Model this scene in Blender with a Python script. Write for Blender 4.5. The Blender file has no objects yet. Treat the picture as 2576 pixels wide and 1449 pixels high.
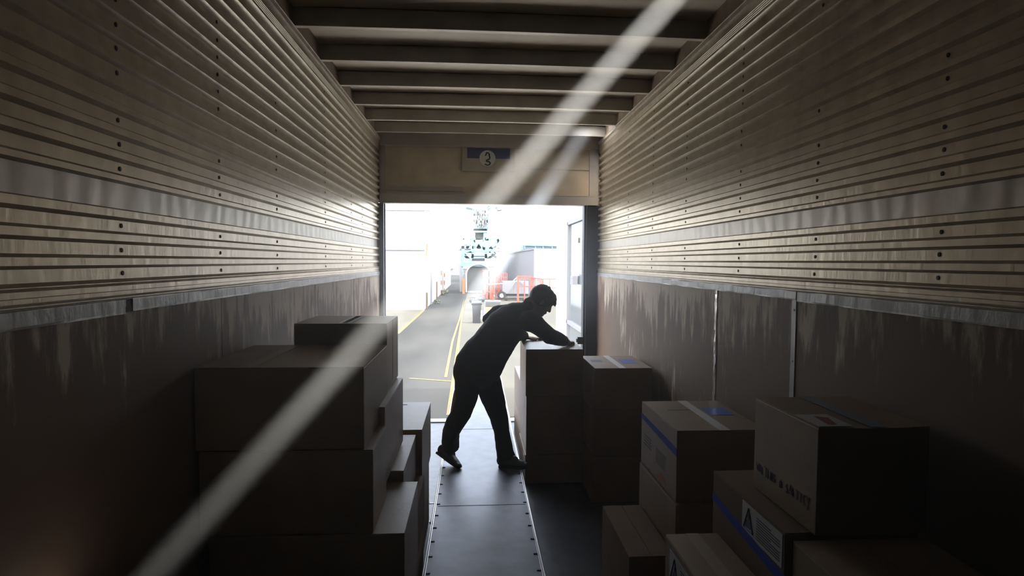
import bpy, bmesh, math, random
from mathutils import Vector, Matrix, noise
random.seed(7)
C = bpy.context.scene
col = C.collection
H = 1.80                      # camera height above the trailer floor (z = 0)
# ------------------------------------------------------------------ camera
F = 1411.8; YAW, PIT, ROL = .0665, .0472, .0065
cy, sy, cp, sp, cr, sr = math.cos(YAW), math.sin(YAW), math.cos(PIT), math.sin(PIT), math.cos(ROL), math.sin(ROL)
FW = Vector((sy*cp, cy*cp, -sp)); _rt = Vector((cy, -sy, 0)); _up = _rt.cross(FW)
RT = cr*_rt + sr*_up; UP = -sr*_rt + cr*_up
CAM = Vector((0, 0, H))
cd = bpy.data.cameras.new('camera'); co = bpy.data.objects.new('camera', cd); col.objects.link(co)
cd.sensor_width = 36; cd.lens = F*36/2576; cd.clip_start = .05; cd.clip_end = 600
m = Matrix((RT, UP, -FW)).transposed().to_4x4(); m.translation = CAM; co.matrix_world = m
C.camera = co
def at(x, y, Y):
    """point at depth Y (metres from the camera) that the photograph shows at pixel x, y"""
    d = (x-1288)/F*RT - (y-724.5)/F*UP + FW
    return CAM + d*(Y/d.y)
# ------------------------------------------------------------------ world and light
W = bpy.data.worlds.new('world'); C.world = W; W.use_nodes = True
nt = W.node_tree; bg = nt.nodes['Background']
sky = nt.nodes.new('ShaderNodeTexSky'); sky.sky_type = 'NISHITA'; sky.sun_disc = False
sky.sun_elevation = math.radians(55); sky.sun_rotation = math.radians(200); sky.dust_density = 6; sky.air_density = 1.2
mixw = nt.nodes.new('ShaderNodeMix'); mixw.data_type = 'RGBA'; mixw.inputs[0].default_value = .82
mixw.inputs[7].default_value = (.92, .95, 1, 1)
nt.links.new(sky.outputs[0], mixw.inputs[6]); nt.links.new(mixw.outputs[2], bg.inputs[0])
bg.inputs[1].default_value = 6.0
W.cycles.sampling_method = 'MANUAL'; W.cycles.sample_map_resolution = 256
sd = bpy.data.lights.new('sun', 'SUN'); so = bpy.data.objects.new('sun', sd); col.objects.link(so)
sd.energy = 9.0; sd.angle = math.radians(2.5); sd.color = (1, .97, .9)
so.rotation_euler = Vector((.66, -.03, .75)).to_track_quat('Z', 'Y').to_euler()
# added spot beams through made-up roof holes, standing in for lens-flare streaks
ZR = H+1.322+.112
BEAM_HOLES = []
def added_beam(a, b, rad, power, blend, r0, D):
    a, b = Vector(a), Vector(b); u = (a-b).normalized(); h = a+u*((ZR-a.z)/u.z); BEAM_HOLES.append((h.x, h.y, r0))
    p = h+u*D; l = bpy.data.lights.new('added_beam', 'SPOT'); o = bpy.data.objects.new('added_beam', l); col.objects.link(o)
    l.energy = power; l.spot_size = 2*math.atan(rad/(D+1.6)); l.spot_blend = blend; l.shadow_soft_size = .004; l.color = (1, .98, .90)
    o.location = p; o.rotation_euler = u.to_track_quat('Z', 'Y').to_euler(); return l
added_beam(at(1590, 110, 1.40), at(580, 1230, 1.40), .05, 2.6e6, 1, .14, 8).shadow_soft_size = .07
added_beam(at(1492, 297, 5.66), at(1352, 510, 5.66), .13, 2.2e6, 1, .15, 8).color = (.88, .93, 1)
pd = bpy.data.lights.new('door_portal', 'AREA'); po = bpy.data.objects.new('door_portal', pd); col.objects.link(po)
pd.shape = 'RECTANGLE'; pd.size = 2.25; pd.size_y = 2.5; pd.cycles.is_portal = True
po.location = (.115, 6.38, 1.2); po.rotation_euler = (math.radians(-90), 0, 0)
C.view_settings.view_transform = 'Standard'; C.view_settings.look = 'None'
C.view_settings.gamma = 1; C.view_settings.use_curve_mapping = False; C.view_settings.exposure = 0
cyc = C.cycles
cyc.use_denoising = True
try: cyc.denoiser = 'OPENIMAGEDENOISE'
except Exception: pass
cyc.max_bounces = 7; cyc.diffuse_bounces = 5; cyc.glossy_bounces = 4; cyc.transmission_bounces = 4; cyc.volume_bounces = 0
cyc.volume_step_rate = 3; cyc.volume_max_steps = 48
cyc.sample_clamp_indirect = 6; cyc.caustics_reflective = False; cyc.caustics_refractive = False
cyc.use_adaptive_sampling = True; cyc.adaptive_threshold = .02
# ------------------------------------------------------------------ materials
def mat(name, c, rough=.6, metal=0, bump=0, bscale=40, vary=0, vscale=8, stretch=(1, 1, 1), spec=.5, c2=None, det=6):
    M = bpy.data.materials.new(name); M.use_nodes = True; n = M.node_tree; b = n.nodes['Principled BSDF']
    b.inputs['Base Color'].default_value = (*c, 1); b.inputs['Roughness'].default_value = rough
    b.inputs['Metallic'].default_value = metal; b.inputs['Specular IOR Level'].default_value = spec
    tc = n.nodes.new('ShaderNodeTexCoord'); mp = n.nodes.new('ShaderNodeMapping'); mp.inputs['Scale'].default_value = stretch
    n.links.new(tc.outputs['Object'], mp.inputs[0])
    if vary or c2:
        t = n.nodes.new('ShaderNodeTexNoise'); t.inputs['Scale'].default_value = vscale; t.inputs['Detail'].default_value = det
        n.links.new(mp.outputs[0], t.inputs[0])
        r = n.nodes.new('ShaderNodeValToRGB'); r.color_ramp.elements[0].position = .35; r.color_ramp.elements[1].position = .65
        a = c2 if c2 else tuple(v*(1-vary) for v in c)
        r.color_ramp.elements[0].color = (*a, 1); r.color_ramp.elements[1].color = (*(c if c2 else tuple(min(1, v*(1+vary)) for v in c)), 1)
        n.links.new(t.outputs[0], r.inputs[0]); n.links.new(r.outputs[0], b.inputs['Base Color'])
    if bump:
        t2 = n.nodes.new('ShaderNodeTexNoise'); t2.inputs['Scale'].default_value = bscale; t2.inputs['Detail'].default_value = 4
        n.links.new(mp.outputs[0], t2.inputs[0]); bp = n.nodes.new('ShaderNodeBump'); bp.inputs['Strength'].default_value = bump
        bp.inputs['Distance'].default_value = .01; n.links.new(t2.outputs[0], bp.inputs['Height']); n.links.new(bp.outputs[0], b.inputs['Normal'])
    return M
M = {}
M['sheet'] = mat('corrugated_metal', (.62, .54, .41), .33, .45, .18, 9, .10, 5, (3, 3, .8))
M['strip'] = mat('galvanised_strip', (.42, .42, .41), .45, .3, .4, 10, .15, 7, (2, 2, 1))
M['ridge'] = mat('trim_ridge', (.50, .47, .40), .45, .4)
M['hole'] = mat('rivet', (.012, .011, .010), .7)
M['rail'] = mat('roof_rail', (.56, .50, .40), .5, .2, .3, 30, .15, 20)
M['cove'] = mat('brown_board', (.30, .23, .17), .7, 0, 0, 40, .2, 10)
M['beam'] = mat('roof_beam_paint', (.40, .375, .33), .5, .2, .1, 20, .12, 6)
M['flange'] = mat('roof_beam_flange_lit', (.62, .57, .48), .45, .3, .1, 20, .1, 6)  # flange lighter than web, light from the door put into its colour
M['roof'] = mat('roof_sheet', (.68, .60, .46), .5, .1, .25, 3, .08, 3)
M['header'] = mat('header_paint', (.52, .49, .44), .6, .1, 0, 40, .1, 5)
M['headerply'] = mat('header_board', (.66, .56, .42), .7, 0, 0, 40, .12, 5)
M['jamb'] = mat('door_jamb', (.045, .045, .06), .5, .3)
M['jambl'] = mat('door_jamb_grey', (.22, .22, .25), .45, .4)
M['cardboard'] = mat('cardboard', (.24, .158, .090), .50, 0, .08, 60, .09, 6, (1, 1, 1), .5)
M['cardboard2'] = mat('cardboard_tan', (.27, .186, .115), .48, 0, .08, 60, .09, 6, (1, 1, 1), .5)
M['cardboard3'] = mat('cardboard_orange_shaded', (.15, .085, .038), .75, 0, .08, 60, .09, 6, (1, 1, 1), .25)  # orange cardboard, darkened further to stand in for shade on low cartons
M['tape'] = mat('white_tape', (.66, .66, .68), .45)
M['tapeblue'] = mat('blue_tape', (.02, .05, .36), .6, spec=.2)
M['tapeclear'] = mat('clear_brown_tape', (.30, .22, .14), .45)
M['tapeslate'] = mat('slate_blue_tape', (.10, .13, .20), .3)
M['labelblue'] = mat('blue_label', (.03, .09, .46), .4)
M['labelwhite'] = mat('white_label', (.50, .50, .48), .5)
M['red'] = mat('dark_red_print', (.20, .02, .02), .5)
M['ink'] = mat('ink', (.03, .03, .05), .6)
M['grey_ink'] = mat('grey_ink', (.22, .22, .22), .6)
M['inkblue'] = mat('blue_ink', (.06, .07, .18), .6)
M['inkorange'] = mat('orange_ink', (.45, .12, .03), .6)
M['belt'] = mat('conveyor_steel', (.105, .11, .135), .46, .30, .10, 14, .18, 9)
M['railm'] = mat('side_rail_steel', (.42, .41, .40), .35, .8)
M['blackm'] = mat('black_metal', (.02, .02, .022), .5, .3)
M['floor'] = mat('floor_board', (.040, .040, .046), .42, .1, .3, 12, .35, 12)
M['sill'] = mat('sill_metal', (.6, .6, .62), .4, .5)
M['jacket'] = mat('dark_jacket', (.016, .017, .018), .85, 0, .3, 60)
M['trousers'] = mat('dark_trousers', (.013, .014, .018), .85, 0, .3, 60)
M['skin'] = mat('skin', (.22, .12, .075), .6)
M['hair'] = mat('black_hair', (.008, .007, .007), .5, 0, .6, 80)
M['shoe'] = mat('black_shoe', (.012, .012, .015), .5)
M['sole'] = mat('shoe_sole', (.02, .02, .02), .7)

def plywood():
    X = bpy.data.materials.new('stained_plywood'); X.use_nodes = True; n = X.node_tree; b = n.nodes['Principled BSDF']
    tc = n.nodes.new('ShaderNodeTexCoord'); mp = n.nodes.new('ShaderNodeMapping'); mp.inputs['Scale'].default_value = (11, 11, 1.8)
    n.links.new(tc.outputs['Object'], mp.inputs[0])
    t = n.nodes.new('ShaderNodeTexNoise'); t.inputs['Scale'].default_value = 1.5; t.inputs['Detail'].default_value = 8; t.inputs['Roughness'].default_value = .65
    n.links.new(mp.outputs[0], t.inputs[0])
    t2 = n.nodes.new('ShaderNodeTexNoise'); t2.inputs['Scale'].default_value = 2.2; t2.inputs['Detail'].default_value = 5
    n.links.new(tc.outputs['Object'], t2.inputs[0])
    sx = n.nodes.new('ShaderNodeSeparateXYZ'); n.links.new(tc.outputs['Object'], sx.inputs[0])
    # dust clings to the top hand's breadth of the boards and runs down in streaks
    mr = n.nodes.new('ShaderNodeMapRange'); mr.inputs[1].default_value = 1.28; mr.inputs[2].default_value = 1.66
    mr.inputs[3].default_value = -.12; mr.inputs[4].default_value = .16
    n.links.new(sx.outputs[2], mr.inputs[0])
    a1 = n.nodes.new('ShaderNodeMath'); a1.operation = 'ADD'; n.links.new(t.outputs[0], a1.inputs[0]); n.links.new(mr.outputs[0], a1.inputs[1])
    a2 = n.nodes.new('ShaderNodeMath'); a2.operation = 'MULTIPLY_ADD'; a2.inputs[1].default_value = .5; n.links.new(t2.outputs[0], a2.inputs[0]); n.links.new(a1.outputs[0], a2.inputs[2])
    my = n.nodes.new('ShaderNodeMapRange'); my.inputs[1].default_value = .9; my.inputs[2].default_value = 3.4      # more of the paler tone towards the door
    my.inputs[3].default_value = -.16; my.inputs[4].default_value = .04; n.links.new(sx.outputs[1], my.inputs[0])
    a3 = n.nodes.new('ShaderNodeMath'); a3.operation = 'ADD'; n.links.new(a2.outputs[0], a3.inputs[0]); n.links.new(my.outputs[0], a3.inputs[1]); a2 = a3
    r = n.nodes.new('ShaderNodeValToRGB'); e = r.color_ramp.elements
    e[0].position = .735; e[0].color = (.15, .095, .06, 1); e[1].position = .87; e[1].color = (.58, .48, .37, 1)
    k = e.new(.80); k.color = (.27, .20, .145, 1)
    n.links.new(a2.outputs[0], r.inputs[0]); n.links.new(r.outputs[0], b.inputs['Base Color'])
    b.inputs['Roughness'].default_value = .6; b.inputs['Specular IOR Level'].default_value = .25
    bp = n.nodes.new('ShaderNodeBump'); bp.inputs['Strength'].default_value = .15; bp.inputs['Distance'].default_value = .004
    n.links.new(t.outputs[0], bp.inputs['Height']); n.links.new(bp.outputs[0], b.inputs['Normal'])
    return X
M['ply'] = plywood()
def crinkle():
    X = mat('crinkled_metal', (.60, .56, .48), .40, .4, 0, 9, .08, 6, (3, 3, .8)); n = X.node_tree; b = n.nodes['Principled BSDF']
    tc = n.nodes.new('ShaderNodeTexCoord'); w = n.nodes.new('ShaderNodeTexWave'); w.wave_type = 'BANDS'; w.bands_direction = 'Y'
    w.inputs['Scale'].default_value = 3.0; w.inputs['Distortion'].default_value = 5; w.inputs['Detail'].default_value = 2; w.inputs['Detail Scale'].default_value = 1.5
    n.links.new(tc.outputs['Object'], w.inputs[0]); bp = n.nodes.new('ShaderNodeBump'); bp.inputs['Strength'].default_value = .15
    bp.inputs['Distance'].default_value = .008; n.links.new(w.outputs[1], bp.inputs['Height']); n.links.new(bp.outputs[0], b.inputs['Normal'])
    return X
M['crinkle'] = crinkle()
# ------------------------------------------------------------------ mesh helpers
class MB:
    def __init__(s): s.v = []; s.f = []; s.mi = []
    def box(s, x0, x1, y0, y1, z0, z1, mi=0):
        b = len(s.v)
        s.v += [(x, y, z) for z in (z0, z1) for y in (y0, y1) for x in (x0, x1)]
        s.f += [tuple(b+i for i in q) for q in ((0, 2, 3, 1), (4, 5, 7, 6), (0, 1, 5, 4), (2, 6, 7, 3), (0, 4, 6, 2), (1, 3, 7, 5))]; s.mi += [mi]*6
        return s
    def bar(s, p, q, w, h=None, mi=0, n=4):
        p, q = Vector(p), Vector(q); d = (q-p); h = h or w
        if d.length < 1e-6: return s
        d.normalize(); r = Vector((0, 0, 1)) if abs(d.z) < .9 else Vector((0, 1, 0))
        a = d.cross(r).normalized(); c = a.cross(d).normalized(); b = len(s.v)
        if n == 4: ring = [(-1, -1), (1, -1), (1, 1), (-1, 1)]
        else: ring = [(math.cos(2*math.pi*i/n), math.sin(2*math.pi*i/n)) for i in range(n)]
        for e in (p, q): s.v += [tuple(e + a*(u*w/2) + c*(v*h/2)) for u, v in ring]
        for i in range(n): s.f.append((b+i, b+(i+1) % n, b+n+(i+1) % n, b+n+i)); s.mi.append(mi)
        s.f.append(tuple(b+i for i in range(n))[::-1]); s.f.append(tuple(b+n+i for i in range(n))); s.mi += [mi]*2
        return s
    def poly(s, pts, mi=0):
        b = len(s.v); s.v += [tuple(p) for p in pts]; s.f.append(tuple(range(b, b+len(pts)))); s.mi.append(mi); return s
    def prism(s, pts, off, mi=0):
        b = len(s.v); n = len(pts); off = Vector(off)
        s.v += [tuple(p) for p in pts] + [tuple(Vector(p)+off) for p in pts]
        s.f.append(tuple(range(b, b+n))); s.f.append(tuple(range(b+n, b+2*n))[::-1]); s.mi += [mi]*2
        for i in range(n): s.f.append((b+i, b+n+i, b+n+(i+1) % n, b+(i+1) % n)); s.mi.append(mi)
        return s
    def path(s, pts, w, n=6, mi=0):
        for a, b in zip(pts, pts[1:]): s.bar(a, b, w, n=n, mi=mi)
        return s
    def disc(s, c, ax, r, t, n=20, mi=0, r2=None):
        c = Vector(c); ax = Vector(ax).normalized(); s.bar(c-ax*t/2, c+ax*t/2, 2*r, 2*(r2 or r), mi, n); return s
    def build(s, name, m, parent=None, bevel=0, smooth=False):
        me = bpy.data.meshes.new(name); me.from_pydata(s.v, [], s.f)
        ms = m if isinstance(m, (list, tuple)) else [m]
        for x in ms: me.materials.append(x)
        me.polygons.foreach_set('material_index', s.mi)
        bm = bmesh.new(); bm.from_mesh(me); bmesh.ops.recalc_face_normals(bm, faces=bm.faces); bm.to_mesh(me); bm.free()
        if smooth: me.polygons.foreach_set('use_smooth', [True]*len(me.polygons))
        o = bpy.data.objects.new(name, me); col.objects.link(o)
        if parent is not None: o.parent = parent; o.matrix_parent_inverse = Matrix.Translation(-WL(parent))
        if bevel:
            b = o.modifiers.new('bevel', 'BEVEL'); b.width = bevel; b.segments = 2
        return o
def WL(o):
    v = Vector(o.location); p = o.parent
    while p is not None: v += Vector(p.location) - (o.parent.location if False else Vector((0, 0, 0))); p = p.parent
    return v if o.parent is None else Vector(ROOT.get(o.name, (0, 0, 0)))
ROOT = {}
def thing(name, label, cat, loc=(0, 0, 0), group=None, kind=None):
    o = bpy.data.objects.new(name, None); col.objects.link(o); o.location = loc; o.empty_display_size = .1
    if label: o['label'] = label
    if cat: o['category'] = cat
    if group: o['group'] = group
    if kind: o['kind'] = kind
    return o
def part(mb, name, m, root, **k):
    """mesh given in world coordinates, parented to root (an Empty at top level, or a part whose own origin is the world's)"""
    o = mb.build(name, m, None, **k); o.parent = root
    top = root
    while top.parent is not None: top = top.parent
    if root is top: o.location = -Vector(top.location)
    return o
def tag(o, label=None, cat=None, group=None, kind=None):
    if label: o['label'] = label
    if cat: o['category'] = cat
    if group: o['group'] = group
    if kind: o['kind'] = kind
    return o
XL, XR, YD, YF, ZB = -1.032, 1.368, 6.20, -7.0, H+1.322      # inside faces, door plane, front wall, beam underside
# ------------------------------------------------------------------ floor and ground
tag(part(MB().box(XL-.05, XR+.05, YF, YD+.10, -.12, 0), 'floor', M['floor'], thing('floor', None, None, kind='structure')) , kind='structure')
# ------------------------------------------------------------------ side walls
Z0, PP, Q = H-.0424, .0696, .171
def rows():
    z = [Z0+PP*i for i in range(3)]; k = z[-1]+Q
    while k < H+1.19: z.append(k); k += PP
    return z
RZ = rows()
def wall(side):
    s = 1 if side == 'right' else -1; X = XR if s > 0 else XL
    root = thing('wall_'+side, None, None, (X, 2, 0), kind='structure')
    D = .018
    # profile: list of (z, depth outward); the sheet runs in wide lands (rivets) and narrower raised lands between them
    pr = [(H-.118, 0.004), (H-.115, .004), (H-.094, .004), (H-.092, .0), (H-.0775, .0), (H-.0735, .006), (H-.0695, 0)]
    for i, z in enumerate(RZ):
        pr += [(z-.0250, 0.0), (z-.0160, D), (z+.0160, D), (z+.0250, 0.0)]
        if i == 2: pr += [(z+.046, 0), (z+.052, D), (z+.125, D), (z+.131, 0)]
    z = RZ[-1]+.0235
    for k in range(4): pr += [(z+.012+.011*k, 0), (z+.0155+.011*k, .006), (z+.0195+.011*k, 0)]
    pr += [(ZB-.028, 0)]
    me = MB(); ys = [YF+.25*i for i in range(int((YD-YF)/.25)+1)]
    if ys[-1] < YD: ys.append(YD)
    rnd = random.Random(3+s)
    n = len(pr)
    for yi, y in enumerate(ys):
        for zz, d in pr: me.v.append((X+s*(d+.0), y, zz))
    for yi in range(len(ys)-1):
        for j in range(n-1):
            a = yi*n+j; me.f.append((a, a+1, a+n+1, a+n))
            zmid = (pr[j][0]+pr[j+1][0])/2
            me.mi.append(1 if abs(zmid-(RZ[2]+.0885)) < .03 else 0)
    # rivets, one column per post behind the sheet
    cols = [1.749, 2.403, 3.075, 4.047, 4.884, 5.352] if s < 0 else [1.591, 2.208, 2.872, 3.633, 4.328, 5.026]
    cols = [cols[0]-.65, cols[0]-1.3] + cols
    for yc in cols:
        for i, zr in enumerate(RZ):
            if i > 4 and rnd.random() < .35: continue
            me.disc((X+s*(D-.001), yc+rnd.uniform(-.003, .003), zr+rnd.uniform(-.002, .002)), (1, 0, 0), .0052, .003, 10, 2, .0070)
    o = part(me, 'corrugated_sheet', [M['sheet'], M['crinkle'], M['hole']], root)
    # plywood lining below, in boards
    js = [YF, -4, -2, -.4, 1.1, 2.36, 4.86, YD] if s < 0 else [YF, -4, -2, -.1, 1.2, 2.311, 3.09, YD]
    for a, b in zip(js, js[1:]):
        part(MB().box(X, X+s*.02, a+.002, b-.002, .0, H-.152), 'plywood_board', M['ply'], root)
    # galvanised strip over the joint, two lengths
    brk = 1.725 if s < 0 else 2.29
    for a, b, zo, xo in ((YF, brk, -.006, .0), (brk+(.030 if s < 0 else .004), YD, 0, .002)):
        mb = MB(); st = .05; k = int((b-a)/st)
        zs = [H-.156+zo, H-.150+zo, H-.122, H-.117]
        for i in range(k+1):
            y = a+(b-a)*i/k
            for j, zz in enumerate(zs):
                w = noise.noise(Vector((y*6, zz*9, s*5)))*.0035
                mb.v.append((X-s*(.004+xo+(w if j in (1, 2) else 0)), y, zz))
        for i in range(k):
            for j in range(3): mb.f.append((i*4+j, i*4+j+1, i*4+j+5, i*4+j+4)); mb.mi.append(0)
        o = part(mb, 'joint_strip', M['strip'], root)
        sol = o.modifiers.new('thickness', 'SOLIDIFY'); sol.thickness = .002; sol.offset = 0
    mb = MB()
    for dz in (-.118, -.108): mb.bar((X-s*.002, YF, H+dz), (X-s*.002, YD, H+dz), .010, .0055, n=8)
    part(mb, 'ridge_moulding', M['ridge'], root)
    if s > 0:
        part(MB().box(X-.004, X, 2.295, 2.327, .0, H-.153).disc((X-.004, 2.311, H-.20), (1, 0, 0), .004, .004, 8).disc((X-.004, 2.311, H-.42), (1, 0, 0), .004, .004, 8), 'joint_cover_strip', M['strip'], root)
        mb = MB(); r = random.Random(2); k = 60      # crumpled foil tape over the second joint
        for i in range(k+1):
            zz = .3+(H-.156-.3)*i/k
            for j, dy in enumerate((-.014, 0, .014)): mb.v.append((X-.002-r.random()*.004, 3.09+dy+r.uniform(-.003, .003), zz))
        for i in range(k):
            for j in range(2): mb.f.append((i*3+j, i*3+j+1, i*3+j+4, i*3+j+3)); mb.mi.append(0)
        part(mb, 'foil_tape', mat('foil_tape', (.62, .60, .58), .28, .7), root)
    else:
        part(MB().box(X-.001, X+.005, 1.722, 1.758, H-.157, H-.122), 'strip_gap', M['hole'], root)
    # rail along the top edge and the brown boards between the beam ends
    part(MB().box(X-.012 if s > 0 else X, X if s > 0 else X+.012, YF, YD, ZB-.030, ZB).bar((X-s*.010, YF, ZB-.002), (X-s*.010, YD, ZB-.002), .012, .008, n=8), 'top_rail', M['rail'], root)
    part(MB().box(min(X, X+s*.02), max(X, X+s*.02), YF, YD, ZB+.001, ZB+.118), 'cove_board', M['cove'], root)
    part(MB().box(min(X+s*.030, X+s*.06), max(X+s*.030, X+s*.06), YF, YD+.1, 0, ZB+.12), 'outer_skin', M['header'], root)
    return root
wall('left'); wall('right')
# ------------------------------------------------------------------ roof
ce = thing('ceiling', None, None, (0, 2, ZB), kind='structure')
mb = MB(); nx, ny = 60, 340
for j in range(ny+1):
    for i in range(nx+1):
        x = XL-.05+(XR-XL+.1)*i/nx; y = YF+(YD+.1-YF)*j/ny
        mb.v.append((x, y, ZB+.112+.004*noise.noise(Vector((x*1.3, y*1.6, 0)))))
for j in range(ny):
    for i in range(nx):
        a = j*(nx+1)+i; v = mb.v[a]
        if any(math.hypot(v[0]+.02-hx, v[1]+.02-hy) < hr for hx, hy, hr in BEAM_HOLES): continue
        mb.f.append((a, a+1, a+nx+2, a+nx+1)); mb.mi.append(0)
o = part(mb, 'roof_sheet', M['roof'], ce, smooth=True)
sol = o.modifiers.new('thickness', 'SOLIDIFY'); sol.thickness = .02; sol.offset = 1
hx, hy, _ = BEAM_HOLES[0]; mb = MB(); n = 40; ra = random.Random(6)      # added ring that narrows the made-up hole to shape the beam
for rr_ in (.042, .22):
    for k in range(n): q = rr_*(1+(ra.uniform(-.06, .06) if rr_ < .1 else 0)); mb.v.append((hx+q*math.cos(2*math.pi*k/n), hy+q*math.sin(2*math.pi*k/n), ZB+.113))
for k in range(n): mb.f.append((k, (k+1) % n, n+(k+1) % n, n+k)); mb.mi.append(0)
o = part(mb, 'beam_aperture', M['roof'], ce)
sol = o.modifiers.new('thickness', 'SOLIDIFY'); sol.thickness = .002; sol.offset = 1
BY = [5.905, 5.416, 4.896, 4.380, 3.851, 3.310, 2.78, 2.26, 1.74, 1.22, .70, .18]
for y in BY:
    mb = MB()
    segs = 16
    def cam_z(t): return .006*math.sin(math.pi*t)      # beams are slightly arched
    for i in range(segs):
        t0, t1 = i/segs, (i+1)/segs; x0 = XL+.001+(XR-XL-.002)*t0; x1 = XL+.001+(XR-XL-.002)*t1
        a, b = cam_z(t0), cam_z(t1)
        def seg(ya, yb, za, zb, mi):
            k = len(mb.v)
            for x, dz in ((x0, a), (x1, b)):
                for yy, zz in ((ya, za), (yb, za), (yb, zb), (ya, zb)): mb.v.append((x, yy, zz+dz))
            for q in ((0, 1, 5, 4), (1, 2, 6, 5), (2, 3, 7, 6), (3, 0, 4, 7)): mb.f.append(tuple(k+u for u in q)); mb.mi.append(mi)
        seg(y-.003, y, ZB+.003, ZB+.106, 0)
        seg(y-.003, y+.030, ZB, ZB+.003, 1)
        seg(y-.003, y+.026, ZB+.103, ZB+.106, 0)
    part(mb, 'roof_beam', [M['beam'], M['flange']], ce)
# ------------------------------------------------------------------ front wall (behind the camera)
tag(MB().box(XL-.05, XR+.05, YF-.03, YF, 0, ZB+.12).build('wall_front', M['floor']), kind='structure')
# ------------------------------------------------------------------ door end: header, jambs, sill
XO0, XO1, ZH = -.985, 1.212, H+.625
wb = thing('wall_back', None, None, (0, YD, 0), kind='structure')
part(MB().box(XL-.06, XR+.06, YD+.04, YD+.09, ZH+.01, ZB+.11), 'header_panel', M['headerply'], wb)
part(MB().box(XL, XR, YD-.02, YD+.06, H+1.245, ZB+.108), 'header_rail', M['header'], wb, bevel=.004)
part(MB().box(XL, XR, YD-.01, YD+.10, ZH, ZH+.10), 'header_beam', M['header'], wb, bevel=.004)
part(MB().box(XL+.001, XO1+.14, YD-.014, YD+.09, ZH+.098, ZH+.106), 'header_beam_lip', M['flange'], wb)
part(MB().box(XL+.002, XL+.06, YD+.01, YD+.05, ZH+.10, H+1.25), 'header_stile', M['header'], wb)
part(MB().box(XR-.10, XR-.002, YD+.01, YD+.05, ZH+.10, H+1.25), 'header_stile', M['header'], wb)
part(MB().box(XL+.08, -.13, YD+.032, YD+.042, ZH+.14, ZH+.19), 'bottom_batten', M['header'], wb)
part(MB().box(.44, XR-.1, YD+.030, YD+.042, H+1.02, H+1.028), 'panel_seam', M['flange'], wb)
part(MB().box(XL-.06, XO0, YD-.0, YD+.10, 0, ZH).box(XO0-.012, XO0, YD-.03, YD+.12, 0, ZH), 'door_jamb', M['jambl'], wb, bevel=.003)
part(MB().box(XO1, XR+.06, YD-.0, YD+.11, 0, ZH).box(XO1+.02, XO1+.03, YD-.03, YD-.02, 0, ZH), 'door_jamb', M['jamb'], wb, bevel=.003)
part(MB().box(XO1-.06, XO1, YD-.02, YD+.02, H-.92, H-.84).bar((XO1-.06, YD, H-.90), (XO1-.06, YD, H-.86), .03, n=10), 'door_latch', M['jamb'], wb)
part(MB().box(XO0, XO1, YD+.02, YD+.14, -.10, .012), 'door_sill', M['sill'], wb, bevel=.003)
# number plate on the header
sg = thing('header_sign', 'pale plate with blue band and numbered white disc on the header above the door', 'sign', (.12, YD+.02, H+1.12))
part(MB().box(-.145, .435, YD+.012, YD+.03, H+.985, H+1.275), 'plate', mat('sign_plate', (.52, .46, .36), .6), sg, bevel=.004)
part(MB().box(-.085, .382, YD+.008, YD+.013, H+1.125, H+1.235), 'band', mat('sign_blue', (.10, .11, .22), .5), sg)
part(MB().disc((.135, YD+.004, H+1.125), (0, 1, 0), .088, .006, 32), 'disc', mat('sign_white', (.72, .72, .66), .6), sg)
def glyph(pts, w, y, name, m, root):
    mb = MB()
    for st in pts: mb.path([Vector((x, y, z)) for x, z in st], w, 6)
    return part(mb, name, m, root)
cx, cz = .137, H+1.125
glyph([[(cx-.028, cz+.028), (cx-.016, cz+.040), (cx-.016, cz+.058), (cx+.002, cz+.060), (cx+.018, cz+.046), (cx+.016, cz+.028), (cx+.024, cz+.012), (cx+.018, cz-.010), (cx+.004, cz-.014)],
       [(cx+.004, cz-.014), (cx-.014, cz-.020), (cx-.012, cz-.034), (cx+.010, cz-.034), (cx+.030, cz-.046), (cx+.022, cz-.068), (cx-.004, cz-.074), (cx-.030, cz-.064)]],
      .014, YD+.001, 'number', mat('sign_ink', (.035, .035, .06), .6), sg)
# ------------------------------------------------------------------ conveyor
CZ = H-1.60
cv = thing('conveyor', 'long steel conveyor bed down the middle of the trailer and out of the door', 'conveyor', (.05, 3, 0))
X0, X1, CE = -.245, .349, 7.75
part(MB().box(X0, X1, 1.2, CE, CZ-.012, CZ), 'bed_plate', M['belt'], cv)
for y in (3.62, 5.3):
    part(MB().box(X0+.01, X1-.01, y-.003, y+.003, CZ-.001, CZ+.0015), 'plate_joint', M['blackm'], cv)
for x, s in ((X0, -1), (X1, 1)):
    part(MB().box(min(x, x+s*.004), max(x, x+s*.004), 1.2, CE, CZ-.07, CZ+.006).bar((x+s*.012, 1.2, CZ+.004), (x+s*.012, CE, CZ+.004), .012, n=10), 'side_rail', M['railm'], cv)
y = 2.0; k = 0
while y < 4.6:
    for x, s in ((X0, 1), (X1, -1)):
        part(MB().box(min(x, x+s*.022), max(x, x+s*.022), y-.004, y+.004, CZ-.001, CZ+.004), 'rail_clip', M['blackm'], cv)
    y += .165
for y in (1.6, 2.9, 3.78, 5.2, 6.0):
    for x in (X0+.02, X1-.02):
        part(MB().box(x-.015, x+.015, y-.02, y+.02, 0, CZ-.012).box(x-.03, x+.03, y-.03, y+.03, 0, .008), 'leg', M['blackm'], cv)
part(MB().bar((X0-.004, 3.78, CZ-.05), (X0-.062, 3.78, CZ-.052), .006).bar((X0-.062, 3.78, CZ-.052), (X0-.075, 3.86, CZ+.0), .006), 'side_bracket', M['railm'], cv)
part(MB().prism([(X0-.004, 3.40, CZ-.01), (X0-.03, 3.40, CZ-.0), (X0-.02, 3.40, CZ-.03)], (0, .02, 0)), 'side_bracket', M['railm'], cv)

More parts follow.
